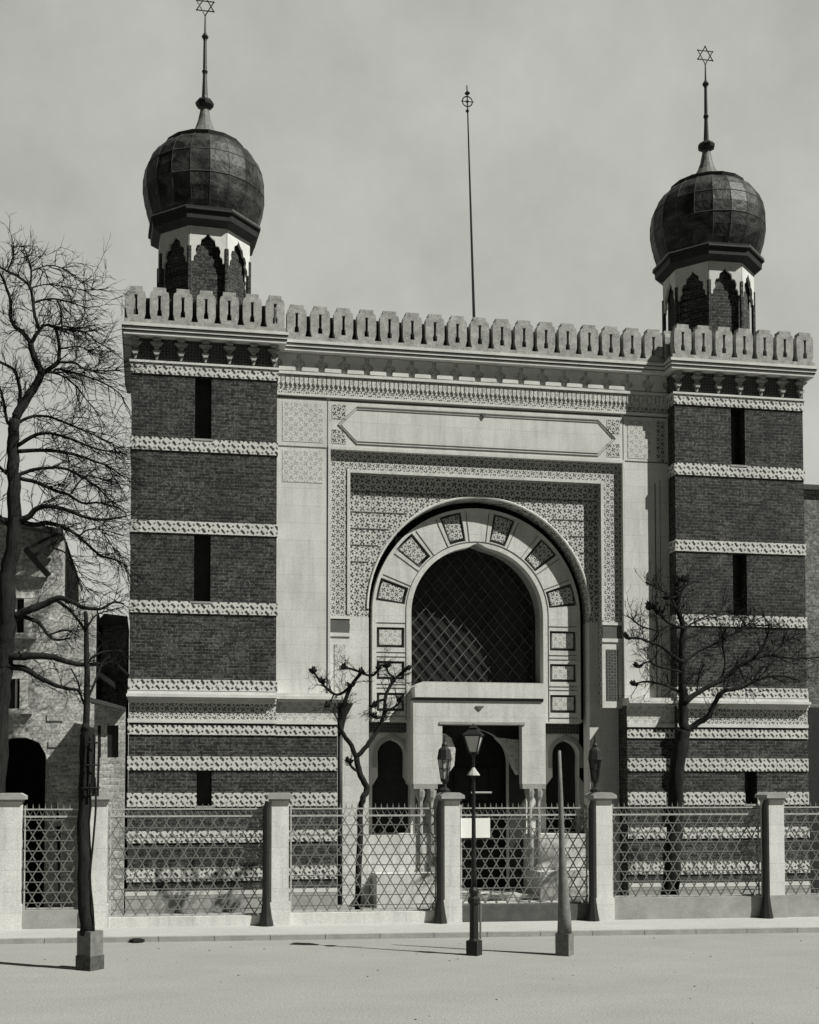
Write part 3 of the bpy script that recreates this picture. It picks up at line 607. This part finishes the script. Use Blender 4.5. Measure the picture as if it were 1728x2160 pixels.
# ---------------------------------------------------------------- fence
def pier(px,name_label,wpx,iron=True,left=0,top=3.03,z0=.1):
    q=gndpt=at(px,1950,-4.3); X=q.x; Yf=fy(X)
    t=thing('fence_pier',(X,Yf,.1),name_label,'pier','plastered piers of the street fence')
    hw=wpx/2/93.
    g=G(); g.box(X-hw,X+hw,Yf-.02,Yf+.40,.62,top-.16); g.done('shaft',PIER,t)
    g=G(); g.box(X-hw-.035,X+hw+.035,Yf-.05,Yf+.43,.1,.615); g.done('base',STG if px>1300 else PIER,t)
    g=G(); g.box(X-hw-.03,X+hw+.03,Yf-.05,Yf+.43,top-.16,top-.11); g.box(X-hw-.09,X+hw+.09,Yf-.11,Yf+.49,top-.108,top-.03); g.prism([(X-hw-.09,top-.029),(X+hw+.09,top-.029),(X+hw-.02,top+.03),(X-hw+.02,top+.03)],Yf-.1,Yf+.48); g.done('cap',STG,t)
    if iron:
        g=G(); xl=X-hw-.12; g.tube([(xl,Yf-.06,.1),(xl,Yf-.06,.3),(xl,Yf-.06,.62),(xl,Yf-.06,top-.35),(xl+.04,Yf-.06,top-.16)],[.17,.13,.085,.085,.07],8)
        g.done('iron_post',IRON,t)
    return X,hw,t
PX=[(16,'leftmost pale pier of the fence, cut by the left edge of the photo',44,False),
    (202,'pale fence pier right behind the box-based street tree',42,False),
    (590,'pale fence pier with dark iron post, alone left of the gate and its twisted tree',36,True),
    (950,'pale gate pier left of the black gas lamp, carrying a lantern',34,True),
    (1264,'pale gate pier right of the slender pole, carrying the darker lantern',36,True),
    (1617,'rightmost pale fence pier, standing right of the bare tree trunk',36,True)]
PR=[pier(a_,b_,c_,d_) for a_,b_,c_,d_ in PX]
def lattice(X0,X1,z0,z1,a=.262,w=.0165):
    """three families of straight bars: hexagons with triangles between (kagome)"""
    g=G(); d=a*.866; Yl=lambda x:fy(x)+.17
    zr=z0
    rows=int((z1-z0)/d)+1
    for k in range(rows):
        z=z0+d*.5+k*d
        if z<z1: g.tube([(X0,Yl(X0),z),(X1,Yl(X1),z)],w*.9,4)
    s=math.sqrt(3)
    n=int((X1-X0+(z1-z0)/s)/a)+4
    for sg,dy in ((1,-.012),(-1,.012)):
        for k in range(-n,n+1):
            xb=X0+k*a+(a*.5 if sg>0 else 0)
            # x = xb + sg*(z-z0)/s  ; phase so that crossings sit on the horizontals
            za,zb=z0,z1
            def X(z): return xb+sg*(z-z0-d*.5)/s
            lo,hi=za,zb
            # clip to X0..X1
            f=lambda xx:(xx-xb)*s/sg+z0+d*.5
            c=sorted((f(X0),f(X1))); lo=max(lo,c[0]); hi=min(hi,c[1])
            if hi-lo>.03: g.tube([(X(lo),Yl(X(lo))+dy,lo),(X(hi),Yl(X(hi))+dy,hi)],w,4)
    return g
def bay(X0,X1,label,zp,matp,crest=True,name='lattice_fence',cat='fence',paper=False):
    xm=(X0+X1)/2; t=thing(name,(xm,fy(xm),.1),label,cat,'lattice fence bays between the piers' if cat=='fence' else None)
    g=G(); n=1
    i=0; ya,yb=fy(X0),fy(X1)
    g.v=[(X0,ya+.04,.1),(X1,yb+.04,.1),(X1,yb+.30,.1),(X0,ya+.30,.1),(X0,ya+.04,zp),(X1,yb+.04,zp),(X1,yb+.30,zp),(X0,ya+.30,zp)]
    g.f=[(0,3,2,1),(4,5,6,7),(0,1,5,4),(1,2,6,5),(2,3,7,6),(3,0,4,7)]; g.done('plinth',matp,t)
    lattice(X0,X1,zp+.04,2.52).done('lattice',IRONG,t)
    g=G()
    for z in (zp+.03,2.54,2.70): g.tube([(X0,fy(X0)+.17,z),(X1,fy(X1)+.17,z)],.022 if z!=2.54 else .028,4)
    for x in (X0+.03,X1-.03): g.tube([(x,fy(x)+.17,zp),(x,fy(x)+.17,2.78)],.02,4)
    g.done('rail',IRONW,t)
    g=G(); n=max(2,int((X1-X0)/.13)); p=(X1-X0)/n
    for k in range(n):
        x=X0+k*p; y=fy(x)+.17
        g.tube([(x,y,2.55),(x+p/2,y,2.70),(x+p,y,2.55)],.010,3); g.tube([(x+p/2,y,2.70),(x+p/2,y,2.82)],[.022,.004],4)
    g.done('cresting',IRONG,t)
    return t
def L_(k,e=.0): return PR[k][0]+PR[k][1]+.04+e
def R_(k,e=0): return PR[k][0]-PR[k][1]-.04-e
bay(L_(0),R_(1),'narrow lattice fence bay in front of the dark archway',.50,STG)
bay(L_(1),R_(2,.1),'lattice fence bay before the striped left tower, on a pale low plinth',.32,PIER)
bay(L_(2),R_(3,.1),'lattice fence bay behind which the small twisted tree grows',.36,PIER)
GT=bay(L_(3),R_(4,.1),'iron lattice gate in the middle with a white notice hung on it',.48,plain('shade_dark_plinth',.08,.3,5),name='lattice_gate',cat='gate')  # plinth colour darkened to carry the shade of the gate bay
bay(L_(4),R_(5,.1),'lattice fence bay between the darker lantern pier and the rightmost pier, before the bare tree',.60,STG)
bay(L_(5),L_(5)+3.6,'lattice fence bay running out of the right edge of the photo',.60,STG)
q0,q1=at(974,1768,-4.5),at(1036,1726,-4.5); yy=fy(q0.x)+.10
g=G(); g.box(q0.x,q1.x,yy,yy+.015,q0.z,q1.z); nb=g.done('notice_board',PAPER,None,loc=(q0.x,yy,q0.z)); tag(nb,'white blank notice board hanging on the gate lattice behind the gas lamp','notice')
# lanterns on the gate piers
def lantern(k,dxp,label,mt):
    X=PR[k][0]+dxp; Yf=fy(X)+.19; z=3.065
    t=thing('pier_lantern',(X,Yf,z),label,'lantern','lanterns on the two gate piers')
    G().lathe(X,Yf,[(.13,z),(.13,z+.06),(.05,z+.12),(.04,z+.2),(.09,z+.26),(.10,z+.30)],8).done('stand',IRON,t)
    g=G()
    for j in range(6):
        a_=R(60*j); g.tube([(X+.085*math.cos(a_),Yf+.085*math.sin(a_),z+.30),(X+.15*math.cos(a_),Yf+.15*math.sin(a_),z+.76)],.014,4)
        b_=R(60*j+60)
        for rr,zz in ((.085,.30),(.15,.76),(.12,.54)): g.tube([(X+rr*math.cos(a_),Yf+rr*math.sin(a_),z+zz),(X+rr*math.cos(b_),Yf+rr*math.sin(b_),z+zz)],.012,4)
    g.done('frame',IRON,t); G().lathe(X,Yf,[(.072,z+.31),(.132,z+.75)],6).done('glass',mt,t)
    G().lathe(X,Yf,[(.18,z+.76),(.17,z+.80),(.14,z+.98),(.10,z+1.02),(.06,z+1.06),(.07,z+1.1),(.03,z+1.16),(.012,z+1.32)],8).done('hood',IRON,t)
lantern(3,-.13,'iron lantern on the left gate pier, seen against the pale porch',GLP); lantern(4,-.13,'dark iron lantern on the right gate pier, seen against shaded stone',GLASS)
# ---------------------------------------------------------------- street furniture
lx,ly=6.16,-9.03
t=thing('gas_lamp',(lx,ly,0),'black gas lamp post with tapered glass lantern head in front of the gate','street lamp')
g=G(); rbox(g,lx,ly,.115,0,.28); g.lathe(lx,ly,[(.11,.26),(.09,.32),(.085,.95),(.12,1.0),(.12,1.08),(.07,1.12),(.10,1.2),(.10,1.24),(.055,1.3)],10); g.done('base',IRON,t)
G().lathe(lx,ly,[(.06,1.28),(.05,1.7),(.042,2.3),(.036,2.95),(.034,3.38),(.05,3.43),(.03,3.46),(.026,3.80),(.05,3.82),(.05,3.84)],10).done('post',IRON,t,True)
G().tube([(lx-.05,ly,3.10),(lx+.36,ly,3.10)],.018,6).done('ladder_bar',IRONW,t)
G().lathe(lx,ly,[(.13,3.43),(.12,3.45),(.06,3.53),(.03,3.58)],10).done('collar',IRONW,t)
ln=G().lathe(lx,ly,[(.09,3.86),(.215,4.18)],4,R(20)).done('lantern_glass',plain('milky_lamp_glass',.6,.08,5,.2),t)
g=G()
for k in range(4):
    a0,a1=R(20+90*k),R(110+90*k)
    g.tube([(lx+.10*math.cos(a0),ly+.10*math.sin(a0),3.85),(lx+.225*math.cos(a0),ly+.225*math.sin(a0),4.20)],.016,4)
    for rr,zz in ((.105,3.855),(.225,4.20)): g.tube([(lx+rr*math.cos(a0),ly+rr*math.sin(a0),zz),(lx+rr*math.cos(a1),ly+rr*math.sin(a1),zz)],.016,4)
g.done('lantern_frame',IRON,ln)
G().lathe(lx,ly,[(.26,4.195),(.25,4.22),(.12,4.30),(.10,4.33),(.12,4.34),(.05,4.39),(.01,4.42)],4,R(20)).done('lantern_hood',IRON,ln)
g=G(); g.tube([(lx+.12,ly-.02,.3),(lx+.12,ly-.02,1.0)],.02,6); g.done('base_lit_side',IRONG,t)  # pale tube stands in for the sunlit side of the base
px_,py_=7.86,-9.34
t=thing('slender_pole',(px_,py_,0),'tall slender tapering wooden pole on a square block right of the gas lamp','pole')
g=G(); rbox(g,px_,py_,.135,0,.42); g.done('block',WOODP,t)
top=at(1180,1583,py_)
g=G(); g.tube([(px_,py_,.42),(px_,py_,.75),(px_-.02,py_,1.3),(px_-.04,py_,2.0),(top.x+.02,py_,3.1),(top.x,py_,top.z)],[.14,.125,.095,.06,.045,.03],10); g.done('shaft',WOODP,t,True)
g=G(); rl=random.Random(5)
for k in range(110):
    x,y=rl.uniform(-6,18),rl.uniform(-16.5,-6.9); r_=rl.choice((.008,.010,.014,.02)); g.lathe(x,y,[(r_,0.001),(r_*.8,r_*.5),(r_*.2,r_*.65)],rl.choice((4,5,6)),rl.uniform(0,3))
tag(g.done('grit_and_leaves',BARK2),'scattered dark grit and dead leaf scraps on the pale promenade','litter',None,'stuff')
# ---------------------------------------------------------------- trees
rnd=random.Random(11)
def smooth(pts,sub=4):
    out=[]
    for i in range(len(pts)-1):
        p0=pts[max(i-1,0)]; p1=pts[i]; p2=pts[i+1]; p3=pts[min(i+2,len(pts)-1)]
        for k in range(sub):
            t=k/sub; out.append(.5*((2*p1)+(p2-p0)*t+(2*p0-5*p1+4*p2-p3)*t*t+(3*p1-p0-3*p2+p3)*t**3))
    out.append(pts[-1]); return out
def limb(g,pp,w0,w1,Y,dY=0,y0=0):
    """limb measured in the photograph, standing at its own depth Y and leaning by dY; returns its 3-D points and radii"""
    n=len(pp); pts=[]; yy=y0
    for i,(x,y) in enumerate(pp): pts.append(at(x,y,Y+y0+dY*i/(n-1)+ (rnd.uniform(-.06,.06) if i else 0)))
    pts=smooth(pts); m=len(pts); sc=(Y-CY)/F/1.0
    rad=[max(.006,(w0+(w1-w0)*(i/(m-1)))*sc/2) for i in range(m)]
    pts=[p+Vector((rnd.uniform(-1,1),rnd.uniform(-1,1),rnd.uniform(-1,1)))*r*.16 for p,r in zip(pts,rad)]
    g.tube(pts,rad,7 if w0>8 else 5); return pts,rad
def twig(g,p,d,l,r,lev,bias):
    n=4; pts=[p]; q=p.copy(); dd=d.normalized()
    for i in range(n):
        dd=(dd+Vector((rnd.uniform(-1,1),rnd.uniform(-1,1),rnd.uniform(-1,1)))*.30+bias*.12).normalized(); q=q+dd*l/n; pts.append(q.copy())
    g.tube(pts,[r*(1-.6*i/n) for i in range(n+1)],3,False)
    if lev>0:
        for k in range(rnd.choice((2,3,3))):
            i=rnd.randint(1,n); dd2=(pts[i]-pts[i-1]).normalized(); ax=Vector((rnd.uniform(-1,1),rnd.uniform(-.7,.7),rnd.uniform(-1,1)))
            twig(g,pts[i],dd2+ax*.75,l*rnd.uniform(.5,.75),max(.0055,r*.62),lev-1,bias)
def twigs_on(g,pts,rad,dens,l,lev,bias,start=.2,r=.013):
    tot=sum((pts[i+1]-pts[i]).length for i in range(len(pts)-1)); n=int(tot*dens)
    for k in range(n):
        i=int(rnd.uniform(start,1)*(len(pts)-2)); d=(pts[i+1]-pts[i]).normalized(); ax=Vector((rnd.uniform(-1,1),rnd.uniform(-.8,.8),rnd.uniform(-1,1)))
        twig(g,pts[i],d*.7+ax*.8,l*rnd.uniform(.6,1.2),min(r,rad[i]*.7+.003),lev,bias)
# big bare tree at the left
Yt=-2.2
T1=thing('bare_tree',(at(-10,1900,Yt).x,Yt,0),'large bare spreading tree at the left edge, its fine crown against the sky','tree')
gt=G(); gc=G()
trunk=[(-12,1925),(-8,1700),(-2,1500),(8,1400),(15,1334),(15,1244),(16,1193),(30,1140),(30,1060),(28,1000),(28,935),(31,884)]
limb(gt,trunk,44,22,Yt)
B=Vector((.5,0,-.35)); BU=Vector((.3,0,.4))
main=[([(31,884),(40,868),(54,845),(74,815),(87,789),(82,776),(71,751),(65,725)],21,12,0,BU),
([(65,725),(51,705),(31,687),(22,669),(22,634),(13,606),(3,583),(-12,560)],10,4,.3,BU),
([(65,725),(77,705),(82,695),(74,667),(70,639),(62,603),(38,583),(15,572),(-5,560)],9,4,-.3,BU),
([(15,574),(26,547),(28,532),(24,515)],4,2,0,BU),([(64,603),(66,572),(59,544),(50,520)],5,2,.2,BU),
([(70,639),(94,632),(120,631),(143,636),(173,646),(189,654)],5,2,.4,B),([(122,634),(130,662),(125,685)],4,3,0,B),([(66,572),(100,560),(130,565),(155,580)],3,2,.2,B),
([(82,695),(97,685),(115,688),(140,695),(179,700),(204,720),(242,741)],6,2.5,-.3,B),([(140,695),(175,690),(209,684)],3,1.5,.1,B),([(60,610),(95,600),(140,605),(180,612),(228,608)],3,1.5,.2,B),
([(87,789),(102,779),(122,764),(125,731),(120,700),(116,688)],11,5,.2,BU),
([(122,764),(158,766),(179,779),(215,782),(262,780)],6,2,-.4,B),([(112,785),(122,779),(166,789),(217,807),(255,833),(265,858)],6,2,.3,B),
([(100,785),(125,790),(153,807),(184,845),(212,879)],5,1.5,0,B),([(126,736),(166,731),(199,746)],4,1.5,.3,B),
([(36,872),(43,833),(38,802),(28,779),(0,764),(-15,758)],9,5,-.4,BU),([(28,900),(15,889),(8,848),(0,820),(-12,800)],8,4,.3,BU),
([(38,892),(66,879),(102,879),(143,894),(179,909),(225,930),(268,952)],7,2,.4,B),
([(38,940),(77,917),(107,914),(153,927),(204,947),(266,957)],9,2.5,-.4,B),([(38,952),(89,950),(143,955),(191,970),(230,985),(266,1010)],9,2.5,.2,B),
([(36,1005),(51,997),(82,989),(128,987),(163,1000),(204,1027),(230,1053),(245,1073)],9,2,-.2,B),
([(36,1008),(77,1017),(115,1035),(143,1043),(173,1061),(212,1061),(255,1073)],9,3,.4,B),([(150,1040),(180,1005),(215,1010),(266,1025)],4,1.5,.3,B),
([(30,1098),(59,1091),(77,1073),(102,1068),(143,1076),(179,1091),(217,1096),(266,1089)],14,3.5,-.4,B),
([(38,1099),(71,1107),(102,1104),(133,1112),(166,1132),(209,1170),(245,1181),(270,1196)],12,2.5,.1,B),
([(166,1132),(185,1118),(215,1117),(262,1130)],4,1.5,0,B),([(110,1155),(140,1168),(153,1198),(179,1237),(194,1255)],4,1.2,0,B),
([(215,1120),(235,1150),(258,1180)],2.5,1,0,B),
([(10,1385),(51,1385),(102,1385),(140,1395),(173,1402),(217,1400),(245,1393),(262,1380)],18,2.5,-.5,B),([(-5,1405),(46,1410),(77,1426),(104,1440),(139,1452),(165,1455)],15,6,-.3,B),
([(30,1300),(60,1288),(93,1275),(121,1262),(148,1268),(172,1280),(209,1285),(240,1270),(262,1274)],18,2.5,-.5,B),([(120,1265),(150,1290),(172,1318),(185,1345)],8,4,-.3,B),([(45,1300),(81,1313),(100,1338),(120,1350),(150,1345)],10,3,0,B),
([(20,1110),(-10,1080),(-30,1050)],10,6,0,B),([(15,1000),(0,985),(-20,960)],8,5,0,B),([(100,1340),(140,1330),(170,1345)],4,2,0,B)]
for pp,w0,w1,dY,bi in main:
    pts,rad=limb(gt,pp,w0,w1,Yt,dY)
    low=pp[0][1]>1250
    twigs_on(gc,pts,rad,7 if low else 13,.42 if low else (.50 if bi is BU else .66),2,bi,.15)
gt.done('trunk',BARK,T1,True); gc.done('crown',BARK,T1)
# young street tree with box base and slatted guard
yx,yy_=-.98,-9.57
T2=thing('street_tree',(yx,yy_,0),'young street tree rising from a square box base, with a slatted guard, at the left','tree')
g=G(); tp=[(184,1975),(178,1850),(178,1700),(181,1560),(184,1450),(182,1340),(180,1290)]
pts,rad=limb(g,tp[:4]+[(182,1535)],30,24,yy_); pts,rad=limb(g,[(181,1560),(184,1450),(182,1340),(180,1290)],15,8,yy_); gc=G()
l2=[([(184,1500),(170,1465),(165,1440),(150,1410)],6,3),([(183,1480),(200,1440),(215,1400),(232,1385)],6,3),([(182,1340),(168,1310),(150,1290)],5,2),([(181,1330),(200,1300),(222,1290),(262,1280)],5,2),([(183,1400),(205,1380),(240,1372),(262,1376)],5,2)]
for pp,a_,b_ in l2: p_,r_=limb(g,pp,a_,b_,yy_,.1); twigs_on(gc,p_,r_,8,.25,1,BU,.2,.009)
g.done('trunk',BARK,T2,True); gc.done('crown',BARK,T2)
g=G(); rbox(g,yx,yy_,.175,0,.25); g.done('box_foot',BARK2,T2)
g=G(); rbox(g,yx,yy_,.16,.25,.68); g.done('box_base',WOODP,T2)
c=at(190,1600,yy_)
for j in range(8):
    a_=R(45*j+20); g=G(); g.tube([(c.x+.15*math.cos(a_),yy_+.15*math.sin(a_),3.05),(c.x+.17*math.cos(a_),yy_+.17*math.sin(a_),4.15)],.022,4); g.done('guard_slat',BARK,T2)
g=G()
for z in (3.2,3.6,4.0): g.tube([(c.x+.17*math.cos(R(t)),yy_+.17*math.sin(R(t)),z) for t in range(0,361,30)],.016,4)
g.done('guard_hoop',BARK,T2)
q=[at(x,y,yy_-.1) for x,y in ((200,1640),(202,1700),(196,1780),(190,1850),(196,1920),(198,1965))]; g=G(); g.tube(smooth(q),.02,5); g.done('tie_rod',BARK,T2)
# small twisted tree
def knuckle(g,p,s):
    for k in range(rnd.randint(5,8)):
        d=Vector((rnd.uniform(-1,1),rnd.uniform(-1,1),rnd.uniform(-.2,1))).normalized(); g.tube([p,p+d*s*.5,p+d*s+Vector((0,0,s*.2))],[.035,.045,.012],5)
Y4=-3.2
T3=thing('pollarded_tree',(at(755,1925,Y4).x,Y4,0),'small twisted pollarded tree with a forked trunk before the left side door','tree')
g=G(); gc=G()
P=[([(753,1935),(755,1905),(758,1796),(760,1715),(766,1683),(774,1667),(766,1645),(758,1630),(752,1598)],14,13,0),
([(752,1598),(741,1573),(719,1541),(717,1520),(725,1488),(741,1447),(762,1419)],11,7,-.2),
([(752,1598),(774,1573),(790,1549),(802,1529),(810,1504),(815,1464),(835,1431),(859,1411)],11,6,.2),
([(756,1628),(742,1618),(737,1606)],7,5,0),([(741,1447),(722,1462),(705,1464),(685,1447),(660,1417)],7,5,.1),([(705,1462),(700,1475),(690,1490)],4,2,.1),
([(762,1419),(745,1412),(725,1408)],6,5,.1),([(762,1419),(785,1425),(800,1410)],6,5,.1),([(815,1475),(795,1480),(788,1490)],6,5,.1),([(812,1500),(835,1490),(845,1478)],6,4,0),([(810,1512),(795,1515),(788,1512)],5,4,0),([(835,1431),(820,1420),(815,1405)],5,4,0),([(855,1520),(880,1508),(896,1500)],4,2,0)]
for i,(pp,a_,b_,dy) in enumerate(P[:12]):
    p_,r_=limb(g,pp,a_,b_,Y4,dy)
    if i==0: continue
    knuckle(gc,p_[-1],.12)
    if i in(1,2,4): knuckle(gc,p_[int(len(p_)*.8)],.13)
    twigs_on(gc,p_,r_,12,.34,2,BU,.4,.010)
g.done('trunk',BARK,T3,True); gc.done('crown',BARK,T3)
# right bare tree
Y5=-3.1
T4=thing('bare_tree',(at(1414,1925,Y5).x,Y5,0),'bare tree with a dark trunk forking low in front of the right tower','tree')
g=G(); gc=G()
P=[([(1410,1935),(1416,1860),(1420,1795),(1426,1718),(1426,1640),(1436,1578),(1445,1542)],40,32,0),
([(1445,1545),(1440,1496),(1442,1471),(1439,1425),(1439,1364),(1442,1321),(1430,1288),(1425,1250)],24,9,.2),
([(1447,1545),(1470,1525),(1494,1511),(1509,1481),(1524,1459),(1567,1450),(1595,1435),(1640,1425),(1690,1436)],16,3,-.3),
([(1443,1484),(1475,1459),(1521,1435),(1558,1407),(1592,1389),(1628,1383),(1680,1390),(1728,1386)],13,3,.2),
([(1441,1400),(1475,1373),(1521,1352),(1552,1334),(1590,1320),(1640,1322)],8,2.5,.3),
([(1440,1395),(1426,1389),(1396,1364),(1371,1355),(1347,1346),(1322,1346)],10,4,-.3),([(1375,1355),(1390,1334),(1353,1321),(1322,1297)],5,2.5,-.2),
([(1441,1325),(1426,1321),(1408,1312),(1390,1294),(1374,1282)],8,5,.1),([(1441,1462),(1426,1456),(1399,1444),(1359,1438),(1340,1445)],8,4,.2),
([(1438,1418),(1420,1413),(1384,1404),(1371,1395),(1347,1407)],7,3,-.2),([(1430,1288),(1410,1255),(1385,1240),(1362,1228)],6,3,0),([(1430,1285),(1440,1240),(1455,1210)],6,3,.2),([(1442,1330),(1465,1312),(1520,1290),(1560,1300)],5,2,.2),
([(1520,1440),(1530,1400),(1525,1360),(1532,1320)],6,2,.1),([(1560,1408),(1575,1440),(1600,1440)],5,2,0),([(1592,1389),(1615,1350),(1625,1310)],5,2,.1),([(1470,1460),(1475,1420),(1480,1395)],5,2,0),([(1628,1383),(1660,1350),(1700,1330)],4,2,0)]
for i,(pp,a_,b_,dy) in enumerate(P):
    p_,r_=limb(g,pp,a_,b_,Y5,dy)
    if i==0: continue
    twigs_on(gc,p_,r_,11,.46,2,BU,.25,.012)
    if i in(5,7,8,9): knuckle(gc,p_[-1],.15)
for (x,y) in ((1376,1282),(1392,1296),(1425,1240),(1440,1225),(1412,1262)): knuckle(gc,at(x,y,Y5),.2)
g.done('trunk',BARK,T4,True); gc.done('crown',BARK,T4)
